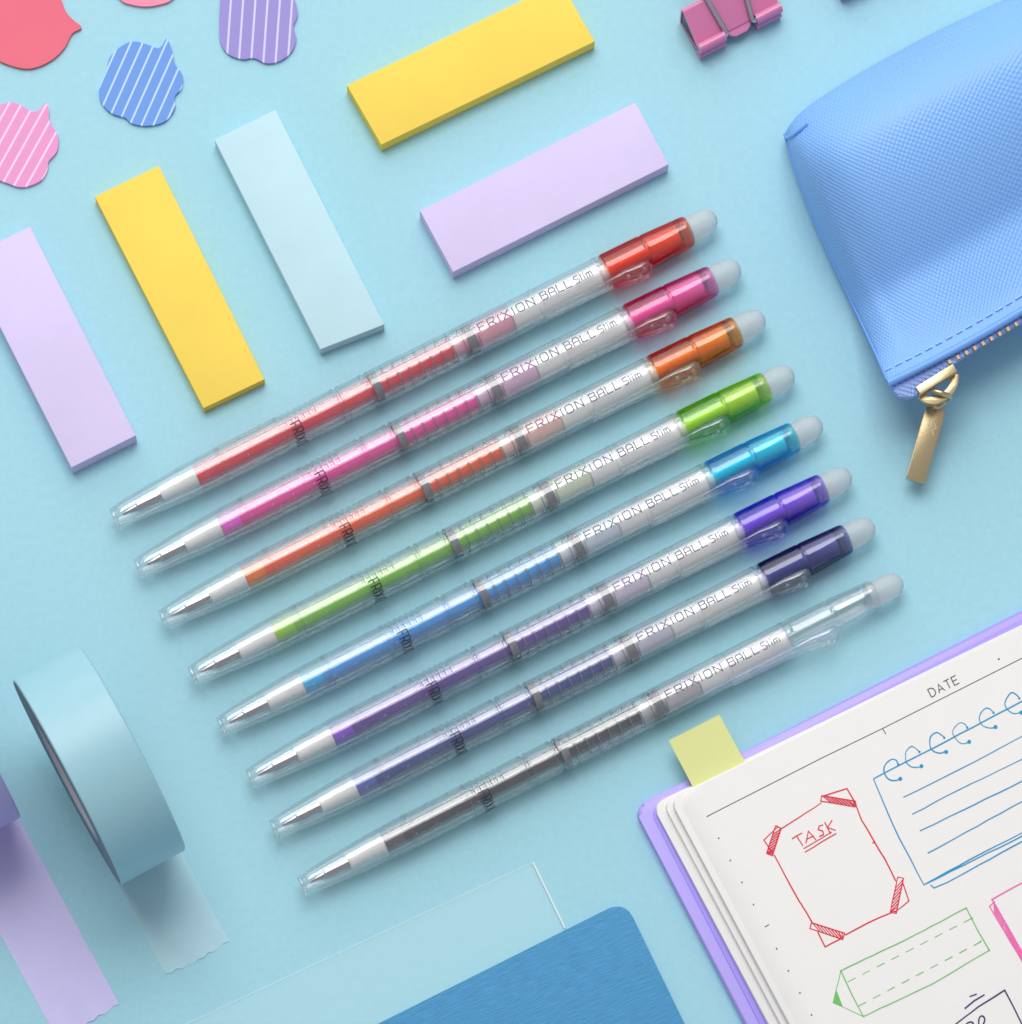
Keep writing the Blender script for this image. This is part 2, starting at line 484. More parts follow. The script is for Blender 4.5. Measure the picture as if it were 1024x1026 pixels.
# nose; ink at the tip; ink; cap; pale refill end
PEN = [  # nose in the photo, ink front, ink, cap colour, pale tint of refill end, label
 ((114.4, 517.9), (236, 30, 66), (230, 26, 62), (255, 58, 30), (236, 170, 190), 'clear pen with red ink and translucent red end cap, topmost of the row'),
 ((138.5, 568.3), (246, 88, 222), (250, 52, 172), (255, 82, 165), (226, 190, 222), 'clear pen with pink ink and translucent hot pink end cap'),
 ((163.3, 619.6), (255, 120, 15), (255, 84, 14), (255, 118, 0), (240, 200, 196), 'clear pen with orange ink and translucent orange end cap'),
 ((192.7, 675.7), (150, 215, 40), (122, 196, 44), (165, 232, 50), (222, 232, 214), 'clear pen with green ink and translucent lime green end cap'),
 ((221.3, 726.6), (40, 185, 252), (55, 160, 240), (25, 205, 252), (215, 226, 240), 'clear pen with light blue ink and translucent cyan blue end cap'),
 ((250.7, 778.9), (140, 66, 220), (92, 48, 160), (122, 80, 240), (222, 212, 236), 'clear pen with violet ink and translucent violet end cap'),
 ((274.4, 829.7), (75, 100, 190), (48, 66, 150), (62, 68, 140), (214, 212, 230), 'clear pen with navy ink and translucent dark navy end cap'),
 ((302.8, 886.3), (95, 90, 98), (58, 58, 70), None, (200, 196, 204), 'clear pen with black ink and colourless end cap, lowest of the row'),
]
PANG = math.radians(26.8)
names = ['red', 'pink', 'orange', 'green', 'sky', 'violet', 'navy', 'black']
for (nose, ca, cb, cc, ct, label), nm in zip(PEN, names):
    root = empty('gel_pen', P(nose[0], nose[1] + 1.3, R0 + .02), PANG)
    tag(root, label, 'pen', 'row of clear pens')
    root.location.z = (R0 + 0.01) * MM
    root.rotation_euler = (math.radians(random.uniform(-3, 3)), 0, PANG + math.radians(-.22 + .058 * names.index(nm)))
    br = link('barrel', barrel_me, glass, root)
    link('nose_ring', ring_me, ring_m, br)
    refill = link('refill', inkB_me, mat(nm + '_ink', rgb(*cb), sss=0.35, rough=0.3, spec=0.6, coat=1.0, coat_rough=0.06, coat_ior=1.85), root)
    link('nib', nib_me, metal, refill)
    link('collar', collar_me, collar_m, refill)
    link('ink_front', inkA_me, mat(nm + '_ink_front', rgb(*ca), sss=0.35, rough=0.3, spec=0.6, coat=1.0, coat_rough=0.06, coat_ior=1.85), refill)
    link('refill_end', tail_me, mat(nm + '_refill_end', rgb(*ct), sss=0.5, rough=0.3, spec=0.6, coat=1.0, coat_rough=0.12, coat_ior=1.5), refill)
    link('inner_tube', inner_me, inner_m, root)
    link('scale_marks', marks_me, mark_m, root)
    link('lettering', title_me, print_m, root)
    link('grip_lettering', wrapt_me, black_m, root)
    cm = glass if cc is None else tinted_plastic(nm + '_clear_plastic', rgb(*cc))
    cap = link('cap', cap_me, cm, root)
    link('stem', stem_me, inner_m if cc is not None else glass, cap)
    link('eraser', eraser_me, eraser_m, root)
    link('clip', clip_me, clip_glass, root)

# ------------------------------------------------------------------ sticky note pads
def pad_mat(name, c):
    m = mat(name, c, rough=0.8, spec=0.2, bump=(1500, 0.04, 0.25), tint=0.05, tint_scale=1.0)
    nt = m.node_tree; b = nt.nodes['Principled BSDF']          # the tint runs in layers: sheets seen from the side
    n = [x for x in nt.nodes if x.type == 'TEX_NOISE' and abs(x.inputs['Scale'].default_value - 1.0) < 1e-6][0]
    mp = nt.nodes.new('ShaderNodeMapping'); mp.inputs['Scale'].default_value = (25, 25, 3200)
    tc = [x for x in nt.nodes if x.type == 'TEX_COORD'][0]
    nt.links.new(tc.outputs['Object'], mp.inputs['Vector']); nt.links.new(mp.outputs[0], n.inputs['Vector'])
    return m
yel, lil, ice = pad_mat('yellow_paper', rgb(243, 212, 96)), pad_mat('lilac_paper', rgb(216, 203, 240)), pad_mat('pale_blue_paper', rgb(191, 224, 234))
PADS = [
 ('lilac', lil, 4.0, [(-34.5, 259), (30, 227), (136, 436.3), (71.5, 468.4)], 'lilac sticky note pad at the left edge, next to the upright yellow pad'),
 ('yellow', yel, 2.7, [(95, 197), (159, 166), (265, 380), (204, 409)], 'yellow sticky note pad between the lilac and the pale blue pads'),
 ('ice', ice, 3.2, [(215, 140), (276, 110), (385, 325), (321, 350)], 'pale blue sticky note pad'),
 ('yellow', yel, 3.4, [(347.6, 85.4), (561.6, -18), (596, 41.5), (382, 145)], 'yellow sticky note pad at the top edge, above the lilac one over the pens'),
 ('lilac', lil, 3.8, [(420.7, 211), (636.6, 102.7), (670, 164.6), (454, 272.5)], 'lilac sticky note pad just above the red pen'),
]
for nm, m, h, poly, label in PADS:
    c = sum((P(*p, 0) for p in poly), Vector()) / 4
    me = centered(slab('sticky_note_pad', poly, 0.05, h, bevel=0.06), c)
    o = link('sticky_note_pad', me, m); o.location = c
    tag(o, label, 'sticky notes', 'sticky note pads')

# ------------------------------------------------------------------ cloud shaped notes, top left
def zp(pts, k=2.8444, ox=0, oy=0): return [(ox + x / k, oy + y / k) for x, y in pts]
CL = [
 ('cloud_note', [(345, 132), (380, 118), (420, 127), (448, 137), (462, 130), (475, 110), (490, 142), (498, 182), (519, 212), (518, 250), (498, 274), (498, 308), (470, 345), (420, 358), (376, 351), (356, 335), (318, 322), (289, 292), (283, 252), (303, 208), (312, 165)],
  stripe_mat('blue_striped', rgb(102, 150, 222), rgb(190, 212, 246), 66, 2.3, .17), 'blue cloud shaped sticky note with white stripes'),
 ('cloud_note', [(628, 0), (625, 60), (628, 118), (650, 153), (690, 168), (724, 165), (760, 180), (800, 172), (832, 145), (844, 108), (836, 75), (848, 40), (838, -5), (818, -40), (800, -90), (770, -62), (720, -75), (660, -62), (634, -30)],
  stripe_mat('purple_striped', rgb(150, 138, 206), rgb(208, 202, 240), 86, 2.6, .17), 'purple cloud shaped sticky note with white stripes'),
 ('cloud_note', [(0, 300), (35, 292), (70, 305), (90, 318), (115, 312), (128, 292), (138, 312), (142, 348), (165, 386), (162, 430), (138, 460), (136, 482), (115, 515), (65, 533), (22, 522), (-20, 505), (-62, 482), (-80, 430), (-62, 380), (-50, 330)],
  stripe_mat('pink_striped', rgb(228, 148, 200), rgb(246, 205, 232), 61, 2.35, .18), 'pink cloud shaped sticky note with pale stripes'),
 ('round_note', [(172, -5), (186, 30), (208, 56), (232, 78), (205, 96), (182, 138), (142, 174), (86, 195), (30, 186), (-22, 160), (-80, 100), (-92, 30), (-52, -60), (40, -100), (130, -70)],
  mat('coral_paper', rgb(226, 102, 124), rough=0.55, spec=0.3, tint=0.02, tint_scale=60), 'round coral red sticky note with a pointed tail'),
 ('round_note', [(345, 0), (372, 12), (415, 18), (456, 12), (490, -2), (518, -42), (500, -100), (420, -130), (340, -100), (315, -42)],
  mat('rose_paper', rgb(242, 140, 168), rough=0.55, spec=0.3), 'pink sticky note cut off by the top edge, only its rim showing'),
]
for nm, pts, m, label in CL:
    q = catmull(zp(pts), 5, closed=True)
    c = sum((P(p.x, p.y, 0) for p in q), Vector()) / len(q)
    o = link(nm, centered(slab(nm, q, 0.05, 0.7), c), m); o.location = c
    tag(o, label, 'sticky note', 'shaped sticky notes')

# ------------------------------------------------------------------ washi tape rolls with a strip pulled out
AX = Vector((0.879, 0.477, 0)).normalized()          # roll axis
WD = Vector((0.477, -0.879, 0)).normalized()         # rolling direction, towards the strip's end
RO, WT = 23.2, 15.2
def tape_roll(face_px, end_px, m_roll, m_strip, m_core, label, group, strip_len=None):
    fc = P(face_px[0], face_px[1], RO)               # centre of the left face
    base = Vector((fc.x, fc.y, 0)) + AX * (WT / 2 * MM)
    root = empty('washi_tape', base, math.atan2(AX.y, AX.x))
    tag(root, label, 'tape', group)
    def turn(prof):
        bm = bmesh.new(); add_lathe(bm, prof, 96, closed=True)
        bmesh.ops.translate(bm, verts=bm.verts, vec=(0, 0, (RO + .12) * MM))
        return finish(bm, 'roll', 30)
    h = WT / 2
    link('tape_winding', turn([(-h, RO - .25), (-h + .25, RO), (h - .25, RO), (h, RO - .25), (h, 13.3), (-h, 13.3)]), m_roll, root)
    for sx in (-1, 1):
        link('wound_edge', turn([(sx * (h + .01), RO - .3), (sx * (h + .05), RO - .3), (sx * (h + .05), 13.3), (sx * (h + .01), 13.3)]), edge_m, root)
    link('core', turn([(-h + .15, 13.25), (h - .15, 13.25), (h - .15, 11.6), (-h + .15, 11.6)]), m_core, root)
    e = P(end_px[0], end_px[1], 0)
    L = (e - base).dot(WD) / MM
    bm = bmesh.new(); n = 22; rows = []
    # strip: leaves the roll at its contact line, flat on the table, torn end
    tear = [0, .5, .2, .9, .5, 1.1, .7, 1.0, .4, .9, .6, .2, .5]
    for i in range(n + 1):
        f = i / n; row = []
        for j in range(13):
            s = -h + WT * j / 12
            d = f * (L + tear[j] * .9 - .6) if i == n else f * (L - .6)
            z = 0.06 + .25 * max(0, f - .93) / .07 * (0.5 + .5 * math.sin(j * 1.1)) + 0.10 * math.exp(-d / 1.5)
            row.append(bm.verts.new((s * MM, -d * MM, z * MM)))
        rows.append(row)
    for a, b in zip(rows, rows[1:]):
        for j in range(12): bm.faces.new((a[j], a[j + 1], b[j + 1], b[j]))
    link('tape_strip', finish(bm, 'strip', 60), m_strip, root)
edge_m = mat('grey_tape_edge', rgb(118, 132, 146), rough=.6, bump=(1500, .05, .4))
core_m = mat('grey_cardboard', rgb(205, 195, 205), rough=0.8, bump=(900, .05, .3))
def washi(name, c, alpha):
    return mat(name, c, rough=0.42, spec=0.45, bump=(1200, .03, .3), tint=.02, tint_scale=250, alpha=alpha)
tape_roll((67.5, 785), (195, 963), mat('blue_washi', rgb(158, 203, 217), rough=.38, spec=.5, bump=(700, .02, .25), tint=.015), washi('blue_washi_strip', rgb(190, 228, 240), .72), core_m,
          'roll of light blue washi tape standing upright with its end pulled out', 'rolls of washi tape')
tape_roll((-98.5, 752), (81, 1028), mat('purple_washi', rgb(182, 168, 226), rough=.38, spec=.5, bump=(700, .02, .25), tint=.015), washi('purple_washi_strip', rgb(210, 202, 250), .9), core_m,
          'roll of lilac washi tape at the left edge, mostly outside the picture', 'rolls of washi tape')

# ------------------------------------------------------------------ film sheet and blue linen card
film = bpy.data.materials.new('frosted_film'); film.use_nodes = True
b = film.node_tree.nodes['Principled BSDF']
b.inputs['Base Color'].default_value = rgb(216, 249, 254); b.inputs['Roughness'].default_value = .35; b.inputs['Alpha'].default_value = .19
fp = [(150, 1043), (534, 864), (566, 930), (680, 1160), (300, 1340)]
c = P(420, 1050, 0)
o = link('film_sheet', centered(slab('film_sheet', fp, 0.05, 0.45), c), film); o.location = c
tag(o, 'translucent pale blue film sheet under the dark blue notebook corner', 'plastic sheet')
bm = bmesh.new()  # white tubes put in as the highlight along the sheet's edges
add_tube(bm, [P(534, 864, .5) - c, P(566, 930, .5) - c], .19 * MM, 8)
add_tube(bm, [P(150, 1043, .48) - c, P(534, 864, .48) - c], .035 * MM, 8)
link('film_highlight', finish(bm, 'film_highlight', 40), mat('white_film_highlight', (.85, .92, .94, 1), rough=.3), o)

linen = mat('blue_linen_cover', rgb(72, 148, 197), rough=.6, spec=.35)
nt = linen.node_tree; b = nt.nodes['Principled BSDF']
tc = nt.nodes.new('ShaderNodeTexCoord'); mp = nt.nodes.new('ShaderNodeMapping')
mp.inputs['Rotation'].default_value = (0, 0, math.radians(23)); mp.inputs['Scale'].default_value = (1 / 260, 1 / 4000, 1)
mp.vector_type = 'TEXTURE'
nt.links.new(tc.outputs['Object'], mp.inputs['Vector'])
nz = nt.nodes.new('ShaderNodeTexNoise'); nz.inputs['Scale'].default_value = 1.0; nz.inputs['Detail'].default_value = 3
nt.links.new(mp.outputs[0], nz.inputs['Vector'])
bp = nt.nodes.new('ShaderNodeBump'); bp.inputs['Distance'].default_value = .25 * MM; bp.inputs['Strength'].default_value = .55
nt.links.new(nz.outputs[0], bp.inputs['Height']); nt.links.new(bp.outputs[0], b.inputs['Normal'])
mr = nt.nodes.new('ShaderNodeMapRange'); mr.inputs['From Min'].default_value = .3; mr.inputs['From Max'].default_value = .7
mr.inputs['To Min'].default_value = .86; mr.inputs['To Max'].default_value = 1.16
nt.links.new(nz.outputs[0], mr.inputs['Value'])
vm = nt.nodes.new('ShaderNodeVectorMath'); vm.operation = 'SCALE'; vm.inputs[0].default_value = rgb(72, 148, 197)[:3]
nt.links.new(mr.outputs[0], vm.inputs['Scale']); nt.links.new(vm.outputs[0], b.inputs['Base Color'])
cp = rounded([(150, 1140), (626, 902), (790, 1240), (314, 1480)], [0, 20, 0, 0])
c = P(480, 1120, 0)
root = empty('blue_notebook', c)
tag(root, 'dark blue notebook with a linen textured cover and rounded corner', 'notebook')
link('pages', slab('pages', rounded([(158, 1142), (625, 908), (784, 1236), (316, 1470)], [0, 18, 0, 0]), 0.5, 2.4), mat('cream_pages', (.8, .8, .78, 1), rough=.8), root, inv=True)
link('cover', slab('cover', cp, 2.4, 2.9, bevel=.15), linen, root, inv=True)

# ------------------------------------------------------------------ open planner notebook
pur = mat('lilac_cover', rgb(184, 168, 248), rough=.38, spec=.45, bump=(900, .03, .2))
page_m = mat('white_page', (.86, .84, .825, 1), rough=.8, spec=.2, bump=(1400, .03, .2), tint=.008, tint_scale=200)
ZP = 7.2
TE, LE = Vector((162, -79)).normalized(), Vector((105.7, 200)).normalized()
c = P(860, 900, 0)
plan = empty('planner_notebook', c)
tag(plan, 'open planner with lilac cover and coloured pen drawings on its page', 'notebook')
def quad_from(corner, wpx, hpx):
    a = Vector(corner); return [a, a + TE * wpx, a + TE * wpx + LE * hpx, a + LE * hpx]
CLE = Vector((108.3, 211)).normalized(); CTE = Vector((321, -163.5)).normalized()
a = Vector((635, 808.5))
link('cover', slab('cover', rounded([a, a + CTE * 560, a + CTE * 560 + CLE * 520, a + CLE * 520], [14, 0, 0, 0]), .05, 2.2, bevel=1.1), pur, plan, inv=True)
a2 = a + CTE * 12 + CLE * 9 + Vector((1, 0))
link('cover_liner', slab('cover_liner', rounded([a2, a2 + CTE * 530, a2 + CTE * 530 + CLE * 490, a2 + CLE * 490], [12, 0, 0, 0]), 2.2, 2.45, bevel=.2), mat('lilac_liner', rgb(172, 155, 248), rough=.45), plan, inv=True)
pages = None
for k, (corner, z0, z1) in enumerate((((653.5, 806), 2.5, 3.7), ((663.5, 802.5), 3.72, 4.9), ((671, 800), 5.12, 6.25))):
    o = link('pages', slab('pages', rounded(quad_from(corner, 540, 500), [13, 0, 0, 0]), z0, z1, bevel=.35), page_m, plan, inv=True)
# top page with its left edge curling down
bm = bmesh.new()
corner = Vector((677, 798.5)); rows = []
US = [0, 2, 4, 7, 10, 14, 18, 24, 32, 60, 150, 300, 540]; VSs = [0, 2, 5, 9, 14, 30, 80, 160, 260, 380, 500]
for v in VSs:
    row = []
    for u in US:
        inset = max(0, 14 - math.sqrt(max(0, 14 ** 2 - max(0, 14 - v) ** 2))) if v < 14 else 0
        uu = inset + (u if u > 40 else u * (40 - inset) / 40)
        q = corner + TE * uu + LE * v
        drop = 1.0 * max(0, 1 - u / 24) ** 2
        row.append(bm.verts.new(P(q.x, q.y, ZP - drop)))
    rows.append(row)
for r1, r2 in zip(rows, rows[1:]):
    for i in range(len(US) - 1): bm.faces.new((r1[i], r1[i + 1], r2[i + 1], r2[i]))
ret = bmesh.ops.extrude_face_region(bm, geom=list(bm.faces))
for v in ret['geom']:
    if isinstance(v, bmesh.types.BMVert): v.co.z -= .9 * MM
link('top_page', finish(bm, 'top_page', 40), page_m, plan, inv=True)
# tab
o = slab('page_tab', [(670, 742), (720.7, 716), (744, 758.6), (775, 815), (724, 842), (692.4, 785)], 4.92, 5.08)
cc = P(707, 750, 0)
o = link('page_tab', centered(o, cc), mat('yellow_film_tab', rgb(214, 218, 146), rough=.5, spec=.3, tint=.02, tint_scale=150)); o.location = cc
tag(o, 'yellow green sticky tab sticking out of the planner pages', 'sticky tab')

# drawings: every stroke a hair above the page
LAY = [0]
def pagefn():
    LAY[0] += 1
    z = ZP + .02 + (LAY[0] % 60) * .0015
    return lambda x, y: P(x, y, z)
def wob(pts, amp=.35, step=9):
    out = []
    for (x0, y0), (x1, y1) in zip(pts, pts[1:]):
        n = max(1, int(math.hypot(x1 - x0, y1 - y0) / step))
        for k in range(n):
            t = k / n
            j = 0 if k == 0 else amp
            out.append((x0 + (x1 - x0) * t + random.uniform(-j, j), y0 + (y1 - y0) * t + random.uniform(-j, j)))
    out.append(tuple(pts[-1])); return out
def drawing(name, strokes, color, w, fills=(), dots=(), label=None):
    bm = bmesh.new()
    for s in strokes: ribbon(bm, s, w, pagefn(), vary=0.0 if name == 'printed_rule' else .28)
    for poly in fills:
        f = pagefn(); bm.faces.new([bm.verts.new(f(*p)) for p in poly])
    for x, y, r in dots:
        f = pagefn(); bm.faces.new([bm.verts.new(f(x + r * math.cos(k * math.pi / 5), y + r * math.sin(k * math.pi / 5))) for k in range(10)])
    me = finish(bm, name)
    m = color if not isinstance(color, tuple) else mat(name + '_ink', color, rough=.6, spec=.2)
    o = link(name, me, m, plan, inv=True)
    if label: o['label'] = label
    return o
def A(pts): return [(624 + x / 2.56, 626 + y / 2.56) for x, y in pts]
def B(pts): return [(824 + x / 5.12, 640 + y / 5.12) for x, y in pts]
def C(pts): return [(824 + x / 5.12, 826 + y / 5.12) for x, y in pts]
def hatch(quad, n, slant=1.3):
    a, b, c_, d = [Vector(p) for p in quad]; out = []
    for k in range(n):
        t = (k + .3) / n; t2 = min(1, t + slant / n * 2)
        out.append([tuple(a + (b - a) * t), tuple(d + (c_ - d) * t2)])
    return out
# printed rule, heading, dots
rule = [[(708, 818.2), (824, 759.2), (884.5, 729.8), (1024, 659.5), (1110, 616)], B([(308, 460), (326, 490)])]
dots = [(720.1 + 11.62 * k, 839.8 + 22.13 * k, .85) for k in range(16) if k != 4] + [(824 + 905 / 5.12, 640 + 104 / 5.12, 1.0)]
printm = mat('grey_page_print', (.12, .115, .12, 1), rough=.6)
drawing('printed_rule', rule + [[(766.5, 928.6), (770.5, 926.4)]], printm, .95, dots=dots)
bm = bmesh.new()
o0, ex, ey = Vector((824 + 560 / 5.12, 640 + 300 / 5.12)), Vector((160, -82)).normalized(), Vector((-82, -160)).normalized()
fz = pagefn()
letters(bm, ['D', 'Ax', 'T', 'E'], 0, 0, 7.2, 8.6, 1.6, 1.05, lambda a, b: fz(*(o0 + ex * a + ey * b)))
link('printed_heading', finish(bm, 'printed_heading'), printm, plan, inv=True)
# red task card
tapes = [[(392, 515), (406, 522), (384, 592), (369, 586)], [(510, 438), (597, 452), (596, 467), (508, 452)], [(705, 647), (720, 650), (701, 741), (686, 737)], [(484, 764), (569, 791), (564, 807), (480, 779)]]
red = [wob(A(s)) for s in (
 [(402, 526), (430, 508), (470, 482), (510, 456)], [(598, 462), (612, 500), (645, 556), (672, 600), (700, 657)], [(690, 738), (630, 764), (570, 796)], [(388, 590), (420, 650), (452, 708), (487, 766)],
 [(386, 588), (362, 552), (398, 518)], [(512, 440), (575, 420), (599, 462)], [(716, 655), (734, 708), (696, 738)], [(500, 788), (519, 826), (566, 802)],
 [(640, 560), (648, 556)],
 [(434, 549), (448, 540), (460, 534)], [(445, 540), (462, 567)], [(470, 560), (476, 529), (496, 552)], [(472, 550), (490, 541)],
 [(514, 513), (504, 516), (501, 525), (513, 529), (515, 538), (504, 543)], [(518, 506), (533, 536)], [(537, 501), (525, 520), (546, 527)],
 [(464, 574), (500, 553), (536, 531)], [(467, 583), (508, 558), (548, 535)])]
for q in tapes:
    q2 = [q[i] for i in ((0, 1, 2, 3) if math.dist(q[0], q[1]) > 40 else (1, 2, 3, 0))]
    red.append(wob(A(q + [q[0]]), .2)); red += [A(s) for s in hatch(q2, 9)]
    red.append(A([q2[0], q2[1]]))
drawing('task_card_drawing', red, rgb(222, 48, 72), 1.15, label='red hand drawn taped card headed TASK')
# blue spiral notepad
ring0 = [(390, 645), (375, 626), (350, 620), (325, 640), (316, 672), (325, 702), (350, 722), (378, 725), (400, 718)]
dp = [(400, 718), (508, 653), (635, 580), (753, 528), (888, 452), (1020, 378), (1150, 312), (1280, 245)]
blue = []; bd = []
for x, y in dp:
    blue.append([tuple(p) for p in catmull(B([(a_ + x - 400 + random.uniform(-4, 4), b_ + y - 718 + random.uniform(-4, 4)) for a_, b_ in ring0]), 4)])
    bd += [(p[0], p[1], 2.0) for p in B([(x, y)])] + [(p[0], p[1], 1.2) for p in B([(x - 10, y - 73)])]
blue += [wob(B(s), .3, 12) for s in ([(262, 718), (330, 682), (520, 585), (770, 455), (1024, 320), (1400, 125)], [(262, 718), (330, 880), (395, 1024), (450, 1125), (520, 1262)],
 [(415, 813), (620, 712), (830, 605), (1024, 500), (1400, 320)], [(460, 900), (700, 775), (1024, 618), (1400, 440)], [(500, 985), (720, 880), (1024, 730), (1400, 560)], [(540, 1100), (680, 1024), (1024, 835), (1400, 650)],
 [(520, 1262), (760, 1130), (1024, 995), (1400, 810)], [(535, 1255), (790, 1128), (1024, 1012), (1400, 830)], [(555, 1262), (572, 1278), (640, 1250), (1024, 1040), (1400, 850)])]
drawing('notepad_drawing', blue, rgb(26, 152, 204), 1.1, dots=bd, label='blue hand drawn spiral notepad')
# green pencil
gr = [wob(C(s), .25) for s in ([(95, 750), (430, 590), (738, 428)], [(738, 428), (795, 540), (857, 645)], [(857, 645), (560, 820), (210, 985)], [(95, 750), (150, 870), (210, 985)], [(95, 750), (55, 915), (210, 985)])]
for (x0, y0, x1, y1) in ((130, 808, 770, 480), (185, 932, 820, 598)):
    for k in range(9):
        t0, t1 = k / 8.6, k / 8.6 + .062
        gr.append(C([(x0 + (x1 - x0) * t0, y0 + (y1 - y0) * t0), (x0 + (x1 - x0) * t1, y0 + (y1 - y0) * t1)]))
drawing('pencil_drawing', gr, rgb(110, 195, 110), .95, fills=[C([(72, 850), (55, 915), (105, 935)])], dots=[(p[0], p[1], 1.0) for p in C([(95, 752), (738, 430), (210, 984), (856, 645), (768, 481), (812, 600)])], label='green hand drawn pencil outline')
# pink box
pk = [wob(C(s), .3) for s in ([(1024, 300), (940, 345), (870, 385), (1024, 655), (1120, 830)], [(1024, 300), (1400, 110)], [(885, 395), (858, 420), (940, 560), (1024, 700), (1110, 850)])]
bandq = [(878, 392), (1110, 800), (1100, 835), (860, 420)]
pk += [C(s) for s in hatch([bandq[0], bandq[1], bandq[2], bandq[3]], 26, 1.2)]
drawing('pink_box_drawing', pk, rgb(238, 110, 180), 1.3, label='pink hand drawn box with shaded edge')
# navy lettering card
nv = [wob(C(s), .25) for s in ([(640, 1055), (685, 1024), (800, 935), (935, 850), (985, 945), (1060, 1100)], [(755, 883), (792, 870)], [(730, 945), (778, 905), (832, 873)])]
nv += [[tuple(p) for p in catmull(C(s), 5)] for s in ([(690, 1090), (740, 1022), (772, 1018), (765, 1060), (720, 1095)], [(790, 1090), (815, 1050), (833, 1000), (818, 982), (803, 1000), (805, 1060), (825, 1100)])]
drawing('lettering_card_drawing', nv, rgb(48, 50, 110), 1.3, label='navy hand drawn card with script lettering')

# ------------------------------------------------------------------ pink binder clips
pinkm = mat('pink_enamel', rgb(208, 118, 165), rough=.3, spec=.5, coat=.5, coat_rough=.1)
darkm = mat('dark_shade_fill', (.05, .05, .06, 1), rough=.35, metal=.6)  # near-black colour standing in for the shade within the clip
wirem = mat('steel_wire', (.55, .56, .62, 1), rough=.25, metal=1.0)
def clip_parts():
    Lc = 19.5
    out = {}
    # body: bent sheet; q runs from spine to jaw, h up
    up = [(7.6, 3.25), (6.5, 3.75), (3.0, 5.2), (.7, 6.1), (.15, 6.0), (0, 5.5)]
    lo = [(0, 1.0), (.15, .45), (.7, .35), (3.0, .75), (6.5, 1.75), (7.6, 2.2)]
    prof = up + lo
    bm = bmesh.new(); rows = []
    n = 24
    def thick(p, d):
        return p
    L_, R_ = offset_sides(prof, .45)
    loop = L_ + R_[::-1]
    for i in range(n + 1):
        x = Lc * i / n
        # the jaw edge is cut back in the middle where the tongue shows
        rows.append([bm.verts.new(Vector((x, -q, h)) * MM) for q, h in loop])
    for a, b in zip(rows, rows[1:]):
        m = len(a)
        for k in range(m): bm.faces.new((a[k], a[(k + 1) % m], b[(k + 1) % m], b[k]))
    bm.faces.new(rows[0][::-1]); bm.faces.new(rows[-1])
    out['body'] = finish(bm, 'clip_body', 30)
    bm = bmesh.new()  # solid dark filler in the empty body, imitating the shade between its faces
    ins = [(.45, 5.5), (.9, 5.7), (3.0, 4.85), (6.5, 3.4), (7.5, 2.9), (7.5, 2.55), (6.5, 2.1), (3.0, 1.1), (.9, .7), (.45, 1.0)]
    add_prism(bm, [Vector((.15, -q, h)) * MM for q, h in ins], [Vector((Lc - .15, -q, h)) * MM for q, h in ins])
    out['shade_fill'] = finish(bm, 'shade_fill', 30)
    bm = bmesh.new()
    for x0, x1 in ((0, 6.2), (13.6, Lc)):
        for hq, hh in ((8.35, 3.9), (8.35, 1.35)):
            add_tube(bm, [Vector((x0, -hq, hh)) * MM, Vector((x1, -hq, hh)) * MM], 1.05 * MM, 20)
    out['rolled_edge'] = finish(bm, 'rolled_edge', 40)
    bm = bmesh.new()      # lip in the middle of the jaw
    pts = [(6.6, 7.3), (7.6, 8.6), (8.6, 9.1), (11.2, 9.1), (12.2, 8.6), (13.2, 7.3)]
    add_prism(bm, [Vector((x, -q, 2.75 - .25 * (q - 7.3))) * MM for x, q in pts][::-1], [Vector((x, -q, 3.3 - .25 * (q - 7.3))) * MM for x, q in pts][::-1])
    out['lip'] = finish(bm, 'lip')
    bm = bmesh.new()
    def wire(h0, h1):
        pts = [(1, 8.35, h0), (5.9, 8.35, h0), (6.6, 7.9, h0 + .3), (6.4, 6, h0 + 1.0), (5.2, -2, h1), (4.2, -10, h1 - .6), (5.2, -14, h1 - .8), (9.75, -15.5, h1 - .9), (14.3, -14, h1 - .8), (15.3, -10, h1 - .6), (14.3, -2, h1), (13.2, 6, h0 + 1.0), (13.0, 7.9, h0 + .3), (13.8, 8.35, h0), (18.5, 8.35, h0)]
        add_tube(bm, [Vector((p.x, -p.y, p.z)) * MM for p in catmull(pts, 5)], .55 * MM, 10)
    wire(3.9, 7.4)
    out['wire_handle'] = finish(bm, 'wire_handle', 50)
    return out
CP = clip_parts()
def binder_clip(px, py, rz, label):
    p = P(px, py, 3.0)
    root = empty('binder_clip', Vector((p.x, p.y, 0)), rz)
    tag(root, label, 'binder clip', 'pink binder clips')
    b = link('clip_body', CP['body'], pinkm, root)
    link('shade_fill', CP['shade_fill'], darkm, b)
    link('rolled_edge', CP['rolled_edge'], pinkm, b); link('lip', CP['lip'], pinkm, b)
    link('wire_handle', CP['wire_handle'], wirem, root)
binder_clip(682, 16, math.radians(27.3), 'pink binder clip with wire handle, left of the blue pouch')
binder_clip(826, -44, math.radians(24), 'pink binder clip almost wholly cut off by the top edge')

